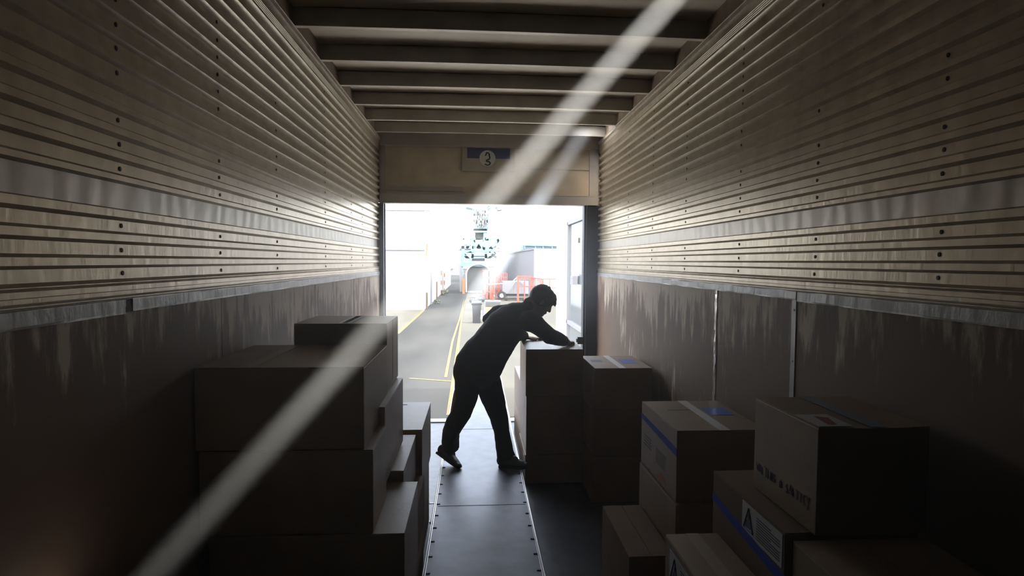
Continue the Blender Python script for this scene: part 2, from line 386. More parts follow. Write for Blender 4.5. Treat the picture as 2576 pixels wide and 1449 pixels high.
# ------------------------------------------------------------------ cartons
def text(s, size, origin, right, up, m, root, name='print', shear=0, ext=.0006):
    cu = bpy.data.curves.new(name, 'FONT'); cu.body = s; cu.size = size; cu.extrude = ext; cu.shear = shear; cu.resolution_u = 2
    cu.materials.append(m); o = bpy.data.objects.new(name, cu); col.objects.link(o)
    r = Vector(right).normalized(); u = Vector(up).normalized(); n = r.cross(u)
    mw = Matrix((r, u, n)).transposed().to_4x4(); mw.translation = Vector(origin)-Vector(root.location)
    bpy.context.view_layer.update()
    me = bpy.data.meshes.new_from_object(o.evaluated_get(bpy.context.evaluated_depsgraph_get())); bpy.data.objects.remove(o)
    o = bpy.data.objects.new(name, me); col.objects.link(o)
    if not me.materials: me.materials.append(m)
    o.parent = root; o.matrix_basis = mw
    return o
def carton(label, x0, x1, y0, y1, z0, z1, group=None, m='cardboard', tape='tapeclear', tapex=None, seam=True, sag=0, rot=0, tilt=0, wedge=0):
    z0 += H; z1 += H
    z0 = max(z0, 0); g = .0015; z0 += g
    c = Vector(((x0+x1)/2, (y0+y1)/2, z0))
    r = thing('cardboard_box', label, 'box', c, group)
    mb = MB(); mb.box(x0, x1, y0, y1, z0, z1-.004)
    b = part(mb, 'carton_body', M[m], r, bevel=.0025)
    xs = tapex if tapex is not None else (x0+x1)/2
    for a, d in ((x0+.0008, xs-.0012), (xs+.0012, x1-.0008)):
        mb = MB(); n = 8
        for j in range(n+1):
            y = y0+.0008+(y1-y0-.0016)*j/n
            for i in range(n+1):
                x = a+(d-a)*i/n; e = sag*math.sin(math.pi*(x-x0)/(x1-x0))*(1-.7*(y-y0)/(y1-y0))
                mb.v.append((x, y, z1-.0035-e))
                
        k = len(mb.v)
        mb.v += [(v[0], v[1], v[2]+.0035) for v in mb.v]
        for j in range(n):
            for i in range(n):
                q = j*(n+1)+i; mb.f.append((q, q+1, q+n+2, q+n+1)); mb.f.append((k+q, k+q+n+1, k+q+n+2, k+q+1)); mb.mi += [0, 0]
        rim = [i for i in range(n+1)] + [j*(n+1)+n for j in range(1, n+1)] + [n*(n+1)+i for i in range(n-1, -1, -1)] + [j*(n+1) for j in range(n-1, 0, -1)]
        for u, w in zip(rim, rim[1:]+rim[:1]): mb.f.append((u, w, k+w, k+u)); mb.mi.append(0)
        part(mb, 'top_flap', M[m], r)
    if tape:
        hw = .024
        part(MB().box(xs-hw, xs+hw, y0-.001, y1+.001, z1, z1+.0008), 'tape', M[tape], r)
    if rot: r.rotation_euler.z = rot
    if tilt: r.rotation_euler.y = tilt
    return r
# left pile, beside the conveyor
carton('large nearest carton on top of the left pile, brown tape along its lid', -1.02, -.41, 2.10, 2.66, -.705, -.395, tapex=-.83)
carton('carton directly under the nearest large carton of the left pile', -1.01, -.378, 2.10, 2.415, -1.026, -.708, m='cardboard2')
carton('carton in the nearest left stack whose pale lid juts out toward the conveyor', -.98, -.262, 2.10, 2.60, -1.40, -1.03, m='cardboard2')
carton('carton at the foot of the nearest left stack, standing on the floor', -.98, -.30, 2.10, 2.60, -1.80, -1.403)
B = carton('carton with crumpled white printed tape, topmost by the doorway in the left pile', -.845, -.414, 2.68, 3.06, -.627, -.298, m='cardboard2', tape=None, tapex=-.615)
mb = MB(); rr = random.Random(5); n = 14
for j in range(n+1):
    y = 2.679+(3.061-2.679)*j/n
    for i in range(4): mb.v.append((-.615-.027+.018*i, y, H-.298+.0010+rr.random()*.0009))
for j in range(n):
    for i in range(3): q = j*4+i; mb.f.append((q, q+1, q+5, q+4)); mb.mi.append(0)
part(mb, 'tape', M['tape'], B); 
mb = MB(); yy = 2.70; r6 = random.Random(12)      # printed marks on the crumpled tape
while yy < 3.04:
    w_ = r6.uniform(.010, .020)
    mb.path([Vector((-.629+.026*a, yy+w_*b_, H-.2962)) for a, b_ in ((0, 0), (1, .2), (.6, .9), (1, 1), (.1, .7))], .0015, 4); yy += w_+.012
part(mb, 'tape_print', M['grey_ink'], B)
part(MB().box(-.4145, -.4132, 2.865, 2.868, H-.60, H-.30), 'side_crease', M['ink'], B)
carton('carton under the one with crumpled white tape in the left pile', -.90, -.384, 2.42, 3.03, -.975, -.630, m='cardboard2')
carton('third carton down behind the nearest left stack', -.90, -.33, 2.62, 3.17, -1.225, -.985)
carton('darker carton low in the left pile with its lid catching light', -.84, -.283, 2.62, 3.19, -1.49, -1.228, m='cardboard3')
carton('bottom carton on the floor in the middle of the left pile', -.84, -.29, 2.62, 3.19, -1.80, -1.493)
D = carton('pale topped carton at the doorway end of the left pile, close to the conveyor', -.80, -.300, 3.22, 3.86, -1.35, -.972, m='cardboard2', tape=None)
part(MB().box(-.50, -.45, 3.79, 3.794, H-.9715, H-.970), 'lid_mark', M['ink'], D)
carton('carton on the floor under the pale topped carton at the doorway end', -.80, -.312, 3.22, 3.86, -1.80, -1.353)
carton('carton standing against the left wall behind the tall pile', -1.02, -.87, 2.70, 3.3, -1.2, -.66)
carton('carton on the floor against the left wall behind the tall pile', -1.02, -.92, 2.70, 3.3, -1.8, -1.203)
cr_ = thing('beam_stop_crate', 'added black crate at the near end of the left wall, absorbing the beam', 'crate', (-.87, 1.2, 0))  # out-of-view crate added to soak up the beam's landing spot
part(MB().box(-1.02, -.66, .85, 1.52, 0, H-.905), 'shell', M['blackm'], cr_, bevel=.01)
part(MB().box(-1.025, -.655, .845, 1.525, H-.904, H-.885), 'lid', M['blackm'], cr_, bevel=.006)
# stack the man leans on
A1 = carton('carton the man rests his hands on, top of the stack beside the conveyor', .412, .876, 4.45, 5.02, -1.083, -.703, m='cardboard2', tape='tapeclear')
A2 = carton('tall carton under the one the man rests his hands on', .418, .884, 4.45, 5.04, -1.56, -1.087, m='cardboard2')
part(MB().box(.4168, .418, 4.62, 4.66, H-1.20, H-1.09), 'tape_tab', M['tapeclear'], A2)
part(MB().box(.4166, .418, 4.50, 4.56, H-1.40, H-1.34), 'sticker', M['tapeslate'], A2)
A3 = carton('low carton at the foot of the stack the man leans on', .412, .878, 4.45, 5.04, -1.80, -1.563, m='cardboard2')
part(MB().box(.4108, .412, 4.56, 4.64, H-1.74, H-1.60), 'sticker', M['labelwhite'], A3)
carton('carton behind the stack the man leans on, nearer the doorway', .424, .90, 5.10, 5.88, -1.45, -1.105, m='cardboard2')
carton('floor carton behind the stack the man leans on, nearer the doorway', .424, .90, 5.10, 5.88, -1.80, -1.453, m='cardboard2')
# stack against the right wall, with white tape and blue label
R4 = carton('carton by the right wall near the doorway, white tape and blue label on its lid', .890, 1.322, 4.07, 4.62, -1.10, -.786, m='cardboard2', tape='tape', tapex=1.10)
part(MB().box(1.155, 1.265, 4.26, 4.44, H-.7862, H-.7850), 'label', M['labelblue'], R4)
part(MB().box(.925, 1.01, 4.34, 4.42, H-.7862, H-.7852), 'printed_mark', M['inkblue'], R4)
carton('second carton down in the right wall stack nearest the doorway', .885, 1.322, 4.07, 4.64, -1.45, -1.103)
carton('floor carton in the right wall stack nearest the doorway', .88, 1.322, 4.07, 4.64, -1.80, -1.453)
R5 = carton('carton with white tape, blue lid label and blue band, middle of the right wall row', .905, 1.318, 2.42, 2.95, -1.08, -.751, m='cardboard', tape='tape', tapex=1.125)
part(MB().box(1.165, 1.285, 2.66, 2.80, H-.7512, H-.7498), 'label', M['labelblue'], R5)
part(MB().prism([(.9036, 2.418, H-.869), (.9036, 2.418, H-.832), (.9036, 2.952, H-.812), (.9036, 2.952, H-.838)], (.0012, 0, 0)), 'blue_band', M['tapeblue'], R5)
part(MB().box(.98, 1.10, 2.765, 2.768, H-.7512, H-.7500), 'lid_seam', M['ink'], R5)
for i in range(7):
    part(MB().box(.9036, .9046, 2.56+.002*i, 2.70, H-.925-.011*i, H-.922-.011*i), 'printed_line', M['ink'], R5)
for i in range(4):
    part(MB().box(.9036, .9046, 2.78, 2.90, H-.915-.016*i, H-.910-.016*i), 'printed_line', M['ink'], R5)
part(MB().prism([(.9036, 2.55, H-1.05), (.9036, 2.70, H-1.06), (.9036, 2.62, H-1.02)], (.001, 0, 0)), 'orange_mark', M['inkorange'], R5)
carton('carton directly under the one with the blue band and white tape', .898, 1.318, 2.40, 2.95, -1.44, -1.083)
carton('floor carton under the one with the blue band and white tape', .898, 1.318, 2.40, 2.95, -1.80, -1.443)
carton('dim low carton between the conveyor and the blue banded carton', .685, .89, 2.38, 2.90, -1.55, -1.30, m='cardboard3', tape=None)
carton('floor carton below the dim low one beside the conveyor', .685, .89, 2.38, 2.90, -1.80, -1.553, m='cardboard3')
R8 = carton('narrow carton with a white warning sticker at the lower edge, before the blue banded one', .705, .900, 1.46, 1.98, -1.40, -1.0)
carton('floor carton below the narrow one with the warning sticker', .70, .90, 1.46, 1.98, -1.80, -1.403)
def warn(root, X, ya, yb, za, zb):
    """white sticker on a face that looks towards -x; ya is its far edge, yb its near edge"""
    part(MB().box(X-.0012, X, yb, ya, zb, za), 'warning_sticker', M['labelwhite'], root)
    X -= .0016; h = za-zb; w = h*.62; y = ya-.012; zc = (za+zb)/2
    tri = [(y-w/2, za-.012), (y, zc-.035), (y-w*.98, zc-.035)]
    p = [Vector((X, a, b)) for a, b in tri]; part(MB().path(p+[p[0]], .005), 'warning_triangle', M['inkblue'], root)
    mb = MB(); yy = y-w*.5
    mb.box(X-.0003, X+.0005, yy-.016, yy+.016, zc-.028, zc-.004).box(X-.0003, X+.0005, yy-.005, yy+.005, zc-.004, zc+.018)
    part(mb, 'warning_symbol', M['inkblue'], root)
    mb = MB(); n = 9; y1 = y-w-.02
    for i in range(n):
        zz = za-.020-(h-.035)*i/(n-1); mb.box(X-.0002, X+.0004, yb+.012+(.05 if i in (0, 4) else 0), y1, zz-.0018, zz+.0018)
    part(mb, 'warning_lines', M['ink'], root)
warn(R8, .705, 1.93, 1.60, H-1.03, H-1.15)
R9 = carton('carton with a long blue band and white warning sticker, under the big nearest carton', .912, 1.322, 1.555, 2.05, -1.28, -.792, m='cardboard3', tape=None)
part(MB().prism([(.9106, 1.553, H-.955), (.9106, 1.553, H-.918), (.9106, 2.051, H-.872), (.9106, 2.051, H-.905)], (.0013, 0, 0)), 'blue_band', M['tapeblue'], R9)
warn(R9, .912, 1.815, 1.567, H-.802, H-.905)
carton('floor carton in the nearest stack against the right wall', .912, 1.322, 1.555, 2.05, -1.80, -1.283)
R11 = carton('carton at the bottom right, in front of the one with the warning sticker', .925, 1.322, 1.0, 1.535, -1.3, -.805, m='cardboard2', tape=None)
carton('floor carton at the very front of the right wall row', .925, 1.322, 1.0, 1.535, -1.8, -1.303, m='cardboard2')
R10 = carton('big near carton on the right, white lid label with a red patch', .985, 1.322, 1.525, 1.888, -.789, -.470, m='cardboard', tape='tapeslate', tapex=1.165, sag=.004)
part(MB().box(.992, 1.095, 1.535, 1.66, H-.4700, H-.4690), 'label', M['labelwhite'], R10)
part(MB().prism([(1.03, 1.55, H-.4688), (1.055, 1.55, H-.4688), (1.075, 1.62, H-.4688), (1.04, 1.64, H-.4688)], (0, 0, .0004)), 'label_patch', M['red'], R10)
HAND = {'W': [[(0, 1), (.2, 0), (.4, .7), (.6, 0), (.8, 1)]], 'A': [[(0, 0), (.35, 1), (.7, 0)], [(.12, .4), (.6, .35)]], 'I': [[(.1, 1), (.1, 0)]],
        'T': [[(0, 1), (.7, .95)], [(.35, 1), (.33, 0)]], 'N': [[(0, 0), (.05, 1), (.55, .05), (.6, 1)]], 'G': [[(.6, .85), (.25, 1), (0, .5), (.3, 0), (.62, .2), (.6, .5), (.35, .5)]],
        'O': [[(.3, 1), (.02, .6), (.15, .05), (.5, .1), (.58, .6), (.3, 1)]], 'S': [[(.55, .9), (.2, 1), (.08, .7), (.5, .4), (.4, .02), (0, .1)]],
        'C': [[(.6, .85), (.25, 1), (.02, .5), (.25, 0), (.6, .15)]], 'Y': [[(0, 1), (.3, .5)], [(.65, 1), (.2, -.2)]], ' ': []}
mb = MB(); yy = 1.868; r7 = random.Random(8)
for ch in 'WAITING O SAITTCY':
    h_ = .030*r7.uniform(.85, 1.15); dz = r7.uniform(-.003, .003)
    for stx in HAND[ch]: mb.path([Vector((.9838, yy-a*.022, H-.722+dz+b_*h_)) for a, b_ in stx], .0015, 4)
    yy -= .0185
part(mb, 'handwriting', M['inkblue'], R10)
# ------------------------------------------------------------------ person
def loft(bm, pts, ref=Vector((0, 1, 0)), n=18, cap=True):
    """pts: (point, half width across, half width along ref)"""
    P = [Vector(p[0]) for p in pts]; rings = []
    for i, (p, a, b) in enumerate(pts):
        d = (P[min(i+1, len(P)-1)]-P[max(i-1, 0)]).normalized()
        v = (ref-d*ref.dot(d))
        if v.length < .05: v = Vector((1, 0, 0))-d*d.x
        v.normalize(); u = d.cross(v).normalized()
        rings.append([bm.verts.new(P[i]+u*a*math.cos(2*math.pi*k/n)+v*b*math.sin(2*math.pi*k/n)) for k in range(n)])
    for r0, r1 in zip(rings, rings[1:]):
        for k in range(n): bm.faces.new((r0[k], r0[(k+1) % n], r1[(k+1) % n], r1[k]))
    if cap: bm.faces.new(rings[0][::-1]); bm.faces.new(rings[-1])
def ball(bm, c, r, rotm=None, seg=20):
    q = bmesh.ops.create_uvsphere(bm, u_segments=seg, v_segments=seg//2+2, radius=1)
    mm = Matrix.Diagonal((*r, 1)) if not isinstance(r, (int, float)) else Matrix.Diagonal((r, r, r, 1))
    mm = Matrix.Translation(Vector(c)) @ ((rotm.to_4x4()) if rotm is not None else Matrix.Identity(4)) @ mm
    bmesh.ops.transform(bm, matrix=mm, verts=q['verts'])
def capsule(bm, pts, n=12):
    """pts: (point, radius)"""
    loft(bm, [(p, r, r) for p, r in pts], n=n)
    for p, r in (pts[0], pts[-1]): ball(bm, p, r, seg=10)
def fuse(bm, name, m, root, vox, smooth=4, disp=0, dscale=.1):
    me = bpy.data.meshes.new(name); bmesh.ops.recalc_face_normals(bm, faces=bm.faces); bm.to_mesh(me); bm.free(); me.materials.append(m)
    o = bpy.data.objects.new(name, me); col.objects.link(o); o.parent = root
    if root is not None: o.location = -Vector(root.location)
    r = o.modifiers.new('fuse', 'REMESH'); r.mode = 'VOXEL'; r.voxel_size = vox; r.use_smooth_shade = True
    s = o.modifiers.new('smooth', 'SMOOTH'); s.iterations = smooth; s.factor = .5
    if disp:
        t = bpy.data.textures.new(name, 'CLOUDS'); t.noise_scale = dscale; t.noise_depth = 3
        d = o.modifiers.new('folds', 'DISPLACE'); d.texture = t; d.strength = disp; d.mid_level = .5; d.texture_coords = 'LOCAL'
    return o
K = 1/1412
def px(v, Y): return v*Y*K
person = thing('person', 'man in dark jacket and trousers leaning with both hands on a stacked carton', 'person', (0.05, 4.4, CZ))
# head frame: d = down the face, n = where the face looks
hc = at(1362, 757, 4.46)
dn = (RT*-.64 - UP*.77).normalized(); fn = (RT*.77 - UP*.64 + FW*.12).normalized(); dn = (dn-fn*dn.dot(fn)).normalized(); sd_ = fn.cross(dn).normalized()
def hp(f, d, s=0): return hc+fn*f+dn*d+sd_*s
HR = Matrix((fn, sd_, -dn)).transposed()
bm = bmesh.new()
ball(bm, hp(-.006, -.012), (.098, .076, .094), HR)
ball(bm, hp(.030, .040), (.058, .060, .072), HR)
ball(bm, hp(.060, .082), (.030, .034, .024), HR)                      # chin
ball(bm, hp(.078, -.036), (.018, .052, .012), HR)                     # brow
for s in (-1, 1):
    ball(bm, hp(.062, .020, .034*s), (.026, .024, .022), HR)          # cheek
    ball(bm, hp(.072, -.012, .032*s), (.016, .017, .012), HR)         # eyelid over the eye
    ball(bm, hp(-.004, .006, .080*s), (.018, .008, .030), HR)         # ear
    ball(bm, hp(-.008, .024, .078*s), (.010, .007, .012), HR)
capsule(bm, [(hp(.082, -.022), .009), (hp(.096, .006), .011), (hp(.103, .022), .013)])   # nose
for s in (-1, 1): ball(bm, hp(.094, .026, .012*s), (.010, .009, .008), HR)
ball(bm, hp(.086, .050), (.012, .024, .006), HR); ball(bm, hp(.083, .061), (.012, .021, .007), HR)   # lips
neck = at(1320, 785, 4.44)
loft(bm, [(hp(-.035, .03), .058, .058), (hp(-.06, .08), .056, .058), (neck, .062, .064), (at(1285, 815, 4.42), .10, .12), (at(1240, 868, 4.38), .11, .13), (at(1198, 935, 4.34), .12, .14)])
# limbs of the one body
def fingers(bm, wrist, fwd, side, up, s):
    """palm and five fingers; fwd along the fingers, side towards the thumb, up out of the back of the hand"""
    fwd, side, up = fwd.normalized(), side.normalized(), up.normalized()
    pc = wrist+fwd*.055
    R3 = Matrix((fwd, side, up)).transposed()
    ball(bm, wrist+fwd*.008, (.034, .027, .019), R3); ball(bm, pc, (.052, .041, .015), R3)
    for i, (o, L) in enumerate(((.029, .074), (.010, .082), (-.009, .077), (-.027, .060))):
        b = wrist+fwd*(.088-.004*abs(i-1))+side*o
        k1 = b+fwd*L*.46+side*o*.12+up*.006; k2 = k1+fwd*L*.30-up*.008; k3 = k2+fwd*L*.22-up*.009
        capsule(bm, [(b-fwd*.02, .0095), (b, .0095), (k1, .0088), (k2, .0080), (k3, .0070)], 10)
    t0 = wrist+fwd*.022+side*.030; t1 = wrist+fwd*.052+side*.058-up*.003; t2 = wrist+fwd*.083+side*.066-up*.008
    capsule(bm, [(t0, .013), (t1, .0105), (t2, .0085)], 10)
TOPZ = H-.703
sh_n = at(1338, 808, 4.27); el_n = at(1384, 846, 4.42); wr_n = at(1427, 860, 4.60); wr_n.z = max(wr_n.z, TOPZ+.035)
sh_f = at(1300, 800, 4.62); el_f = at(1308, 842, 4.86); wr_f = at(1323, 851, 4.98); wr_f.z = TOPZ+.032
capsule(bm, [(sh_n, .050), ((sh_n+el_n)/2, .044), (el_n, .038), ((el_n+wr_n)/2, .036), (wr_n, .026)])
capsule(bm, [(sh_f, .050), ((sh_f+el_f)/2, .044), (el_f, .038), ((el_f+wr_f)/2, .036), (wr_f, .026)])
up_ = Vector((0, 0, 1))
fingers(bm, wr_n+Vector((.004, .012, -.008)), Vector((.35, .9, -.13)), Vector((-.9, .35, 0)), up_, 1)
fingers(bm, wr_f+Vector((.0, .0, -.008)), Vector((.97, .05, -.12)), Vector((.05, -1, 0)), up_, -1)
hipR, kneeR, ankR = at(1176, 958, 4.30), at(1147, 1062, 4.22), at(1128, 1128, 4.38)
hipF, kneeF, ankF = at(1226, 958, 4.42), at(1257, 1055, 4.34), at(1271, 1146, 4.32)
capsule(bm, [(hipR, .085), ((hipR+kneeR)/2, .075), (kneeR, .055), ((kneeR*.6+ankR*.4), .052), (ankR, .036)])
capsule(bm, [(hipF, .085), ((hipF+kneeF)/2, .075), (kneeF, .055), ((kneeF*.6+ankF*.4), .052), (ankF, .036)])
body = fuse(bm, 'body', M['skin'], person, .0055, 2)
# hair
bm = bmesh.new()
ball(bm, hp(-.014, -.026), (.108, .087, .098), HR, 28)
ball(bm, hp(.036, -.064), (.062, .070, .046), HR)
rr = random.Random(11)
for i in range(46):
    a = rr.uniform(-1, 1); b_ = rr.uniform(-2.3, 1.15)
    nrm = Vector((math.sin(b_)*math.cos(a*1.1), math.sin(a*1.1), math.cos(b_)*math.cos(a*1.1)))
    base = hp(-.012+nrm.x*.098, -.028-nrm.z*.092, nrm.y*.078)
    tip = base+(HR @ nrm)*rr.uniform(.010, .020)+fn*.012+dn*.006
    capsule(bm, [(base, .014), (tip, .004)], 6)
for s in (-.035, -.012, .01, .032):
    capsule(bm, [(hp(.070, -.072, s), .016), (hp(.098, -.050, s*1.1), .009), (hp(.108, -.034, s), .004)], 8)
fuse(bm, 'hair', M['hair'], person, .005, 1)
# jacket
bm = bmesh.new()
def st(x, y, Y, hw, hd): return (at(x, y, Y), px(hw, Y), hd)
loft(bm, [st(1197, 944, 4.34, 59, .155), st(1203, 922, 4.345, 61, .16), st(1218, 896, 4.36, 58, .165), st(1238, 870, 4.38, 53, .17), st(1254, 846, 4.40, 51, .175), st(1270, 824, 4.42, 50, .185), st(1292, 803, 4.43, 44, .195), st(1310, 790, 4.44, 35, .15), st(1324, 782, 4.445, 26, .085), st(1333, 777, 4.45, 22, .07)], n=28)
ball(bm, sh_n+Vector((-.01, 0, 0)), (.088, .085, .085)); ball(bm, sh_f, (.085, .09, .085))
loft(bm, [(sh_n, .080, .080), ((sh_n+el_n)/2, .067, .067), (el_n, .066, .064), ((el_n+wr_n)/2, .056, .052), (wr_n+(el_n-wr_n)*.10, .042, .036)])
loft(bm, [(sh_f, .080, .080), ((sh_f+el_f)/2, .067, .067), (el_f, .060, .060), ((el_f+wr_f)/2, .048, .046), (wr_f+(el_f-wr_f)*.10, .040, .034)])
capsule(bm, [(at(1224, 803, 4.56), .040), (at(1248, 786, 4.58), .058), (at(1285, 782, 4.58), .060)])            # slack of the jacket over the far shoulder
ball(bm, at(1312, 778, 4.45), (.065, .080, .050)); ball(bm, at(1330, 768, 4.45), (.040, .066, .050))              # collar
ball(bm, at(1222, 918, 4.35), (.15, .15, .08))
fuse(bm, 'jacket', M['jacket'], person, .010, 5, .012, .09)
# trousers
bm = bmesh.new()
ball(bm, at(1197, 938, 4.34), (px(55, 4.34), .150, px(42, 4.34)))
ball(bm, at(1176, 934, 4.34), (px(37, 4.34), .14, px(44, 4.34)))
def leg(pts): loft(bm, [(at(x, y, Y), px(hw, Y), px(hw, Y)*f) for x, y, Y, hw, f in pts], n=20)
leg([(1184, 935, 4.32, 40, 1), (1176, 968, 4.29, 33, 1), (1172, 1003, 4.26, 29, 1.1), (1161, 1038, 4.23, 26, 1.1), (1145, 1064, 4.23, 24, 1.1), (1134, 1088, 4.29, 22, 1.1), (1133, 1110, 4.33, 23, 1.1), (1135, 1125, 4.36, 21, 1.1)])
leg([(1216, 938, 4.40, 38, 1), (1230, 968, 4.39, 34, 1), (1240, 1003, 4.37, 30, 1), (1253, 1042, 4.35, 24, 1.1), (1261, 1078, 4.34, 21, 1.1), (1266, 1112, 4.33, 21, 1.1), (1270, 1135, 4.32, 22, 1.1), (1274, 1154, 4.31, 25, 1.1)])
fuse(bm, 'trousers', M['trousers'], person, .009, 4, .012, .08)
# shoes
def shoe(heel, toe, upv, w=.046):
    f = (toe-heel); L = f.length; f.normalize(); s_ = f.cross(upv).normalized(); u = s_.cross(f).normalized(); R3 = Matrix((f, s_, u)).transposed()
    b = bmesh.new()
    loft(b, [(heel+u*.038-f*.0, .030, w*.75), (heel+f*L*.12+u*.042, .042, w*.82), (heel+f*L*.35+u*.042, .042, w*.85), (heel+f*L*.6+u*.034, .034, w), (heel+f*L*.82+u*.026, .026, w*.98), (heel+f*L*.97+u*.020, .018, w*.7)], ref=s_, n=18)
    ball(b, heel+f*L*.93+u*.022, (.030, w*.85, .020), R3); ball(b, heel+f*.045+u*.085, (.046, .042, .040), R3); ball(b, heel+f*.01+u*.05, (.03, .036, .04), R3)
    ball(b, heel+f*.10+u*.065, (.05, .036, .028), R3)
    o = fuse(b, 'shoe', M['shoe'], person, .006, 2)
    mb = MB(); ol = [(-.012, .4), (0, .72), (.15, .82), (.35, .80), (.6, 1.02), (.8, 1.04), (.93, .8), (1.0, .45)]
    pts = [heel+f*L*a+s_*w*b_ for a, b_ in ol]+[heel+f*L*a-s_*w*b_ for a, b_ in reversed(ol)]
    mb.prism([p-u*.002 for p in pts], u*.018)
    q = mb.build('sole', M['sole'], None, bevel=.003); q.parent = o
hl = at(1101, 1142, 4.42); to = at(1153, 1181, 4.26); to.z = CZ+.006
shoe(hl, to, Vector((.75, 0, .8)))
hl = at(1256, 1186, 4.30); hl.z = CZ+.004; to = at(1325, 1186, 4.24); to.z = CZ+.012
shoe(hl, to, Vector((0, 0, 1)))
# ------------------------------------------------------------------ yard outside
G = -1.20                                   # yard level below the trailer floor
def gp(x, y):
    """point of the yard surface"""
    d = (x-1288)/F*RT - (y-724.5)/F*UP + FW
    return CAM + d*((G-H)/d.z)
def outmat(*a, **k): return mat(*a, **k)
M['asphalt'] = mat('asphalt', (.050, .050, .046), .9, 0, .2, 3, 0, .35, (1, .35, 1), .05, c2=(.030, .031, .030), det=9)
M['concrete'] = mat('yard_concrete', (.082, .080, .066), .9, 0, 0, 3, 0, .5, (1, .5, 1), .05, c2=(.060, .060, .053), det=8)
M['yellow'] = mat('yellow_paint', (.15, .105, .045), .8, 0, 0, 3, 0, 3, spec=.05, c2=(.10, .085, .05))
M['orange'] = mat('orange_paint', (.40, .12, .04), .7)
M['white'] = mat('white_wall', (.60, .60, .60), .7)
M['white2'] = mat('white_wall_panel', (.26, .27, .29), .7)
M['offwhite'] = mat('white_trim', (.15, .155, .17), .6)
M['teal'] = mat('pale_teal_steel', (.12, .21, .235), .6, 0, 0, 3, .15, 3)
M['teal2'] = mat('grey_teal_steel', (.10, .15, .17), .6, 0, 0, 3, .15, 3)
M['grey'] = mat('grey_panel', (.15, .155, .175), .7)
M['dgrey'] = mat('dark_grey', (.055, .06, .058), .7)
M['cream'] = mat('cream_louvre', (.20, .18, .12), .7)
M['redp'] = mat('red_paint', (.38, .07, .05), .5)
M['binp'] = mat('black_plastic', (.02, .022, .024), .5)
M['glass'] = mat('door_glass', (.13, .15, .165), .08, .2)
M['green'] = mat('dusty_leaves', (.06, .065, .04), .9)
M['tyre'] = mat('tyre', (.02, .02, .02), .8)
gr = MB().poly([(-90, YD-.5, G), (90, YD-.5, G), (90, 230, G), (-90, 230, G)]).build('ground', M['asphalt']); tag(gr, kind='structure')
def strip_on_ground(name, pxs, w, m, z=.004, label=None):
    P = [gp(*p) for p in pxs]; mb = MB()
    for a, b in zip(P, P[1:]):
        d = (b-a).normalized(); n = Vector((-d.y, d.x, 0))*w/2
        mb.poly([a+n+Vector((0, 0, z)), b+n+Vector((0, 0, z)), b-n+Vector((0, 0, z)), a-n+Vector((0, 0, z))])
    return tag(mb.build(name, m), kind='structure')
M['bounce_slab'] = mat('pale_bounce_slab', (.78, .76, .70), .8, 0, 0, 3, .05, 1)  # unseen slab added to bounce light up onto the ceiling
tag(MB().box(-5, 1.85, YD+.15, 10.1, G-.1, G+.012).build('ground_bounce_slab', M['bounce_slab']), kind='structure')
# paler concrete apron on the right of the kerb line
A_ = [gp(1128, 1050), gp(1143, 955), gp(1158, 850), gp(1171, 760), gp(1176, 735)]
z4 = Vector((0, 0, .003))
tag(MB().poly([p+z4 for p in A_]+[Vector((40, A_[-1].y, G+.003)), Vector((40, A_[0].y, G+.003))]).build('ground_apron', M['concrete']), kind='structure')
strip_on_ground('road_line', [(1129, 1045), (1140, 965), (1151, 880), (1162, 800), (1170, 752)], .10, M['yellow'], .008)
strip_on_ground('road_line', [(1121, 950), (1138, 860), (1157, 800), (1169, 752)], .08, M['yellow'], .008)
strip_on_ground('road_line', [(1000, 840), (1066, 781)], .14, M['yellow'], .006)
strip_on_ground('road_line', [(1030, 952), (1141, 960)], .10, M['yellow'], .007)
tag(MB().poly([gp(1003, 838)+z4, gp(1067, 781)+z4, gp(1067, 777)+z4, Vector((-40, gp(1067, 777).y, G+.003)), Vector((-40, gp(1003, 838).y, G+.003))]).build('ground_apron', M['concrete']), kind='structure')
# white building with a roller door on the left
bl = gp(1067, 780); YB = bl.y
wbld = thing('white_warehouse', 'tall white warehouse with a roller door at the left of the yard', 'building', (bl.x-6, YB, G))
top = at(1067, 530, YB).z; drz = at(1000, 626, YB).z
part(MB().box(-14, bl.x, YB, YB+.3, drz, top).box(-14, bl.x+.0, YB+.3, YB+38, G, top-.02), 'wall', M['white'], wbld)
part(MB().box(-14, bl.x-.25, YB+.02, YB+.12, G, drz-.06), 'roller_door', M['white2'], wbld)
part(MB().box(-14, bl.x, YB-.06, YB+.3, drz-.08, drz), 'overhang_shadow_strip', M['offwhite'], wbld)  # grey strip in place of the shadow line under the overhang
part(MB().box(bl.x-.25, bl.x, YB, YB+.3, G, drz), 'corner_post', M['white2'], wbld)
part(MB().path([Vector((-14, YB-.05, top)), Vector((bl.x+.35, YB-.05, top)), Vector((bl.x+.35, YB-.05, drz+.2))], .07), 'roof_pipe', M['offwhite'], wbld)
part(MB().path([Vector((bl.x+.2, YB-.2, drz+.3)), Vector((bl.x+.15, YB-.2, drz-.5))], .10), 'red_conduit', M['orange'], wbld)
part(MB().path([Vector((bl.x+.9, YB+4, top-.2)), Vector((bl.x+.9, YB+4, drz-.6))], .06), 'drain_pipe', M['offwhite'], wbld)
for i in range(5):
    x, y = (1078+4*i, 765-8*i)
    p = gp(x, y)
    part(MB().box(p.x-.05, p.x+.25, p.y-.15, p.y+.15, G, G+2.2-.1*i), 'wall_buttress', M['grey'] if i < 2 else M['white2'], wbld)
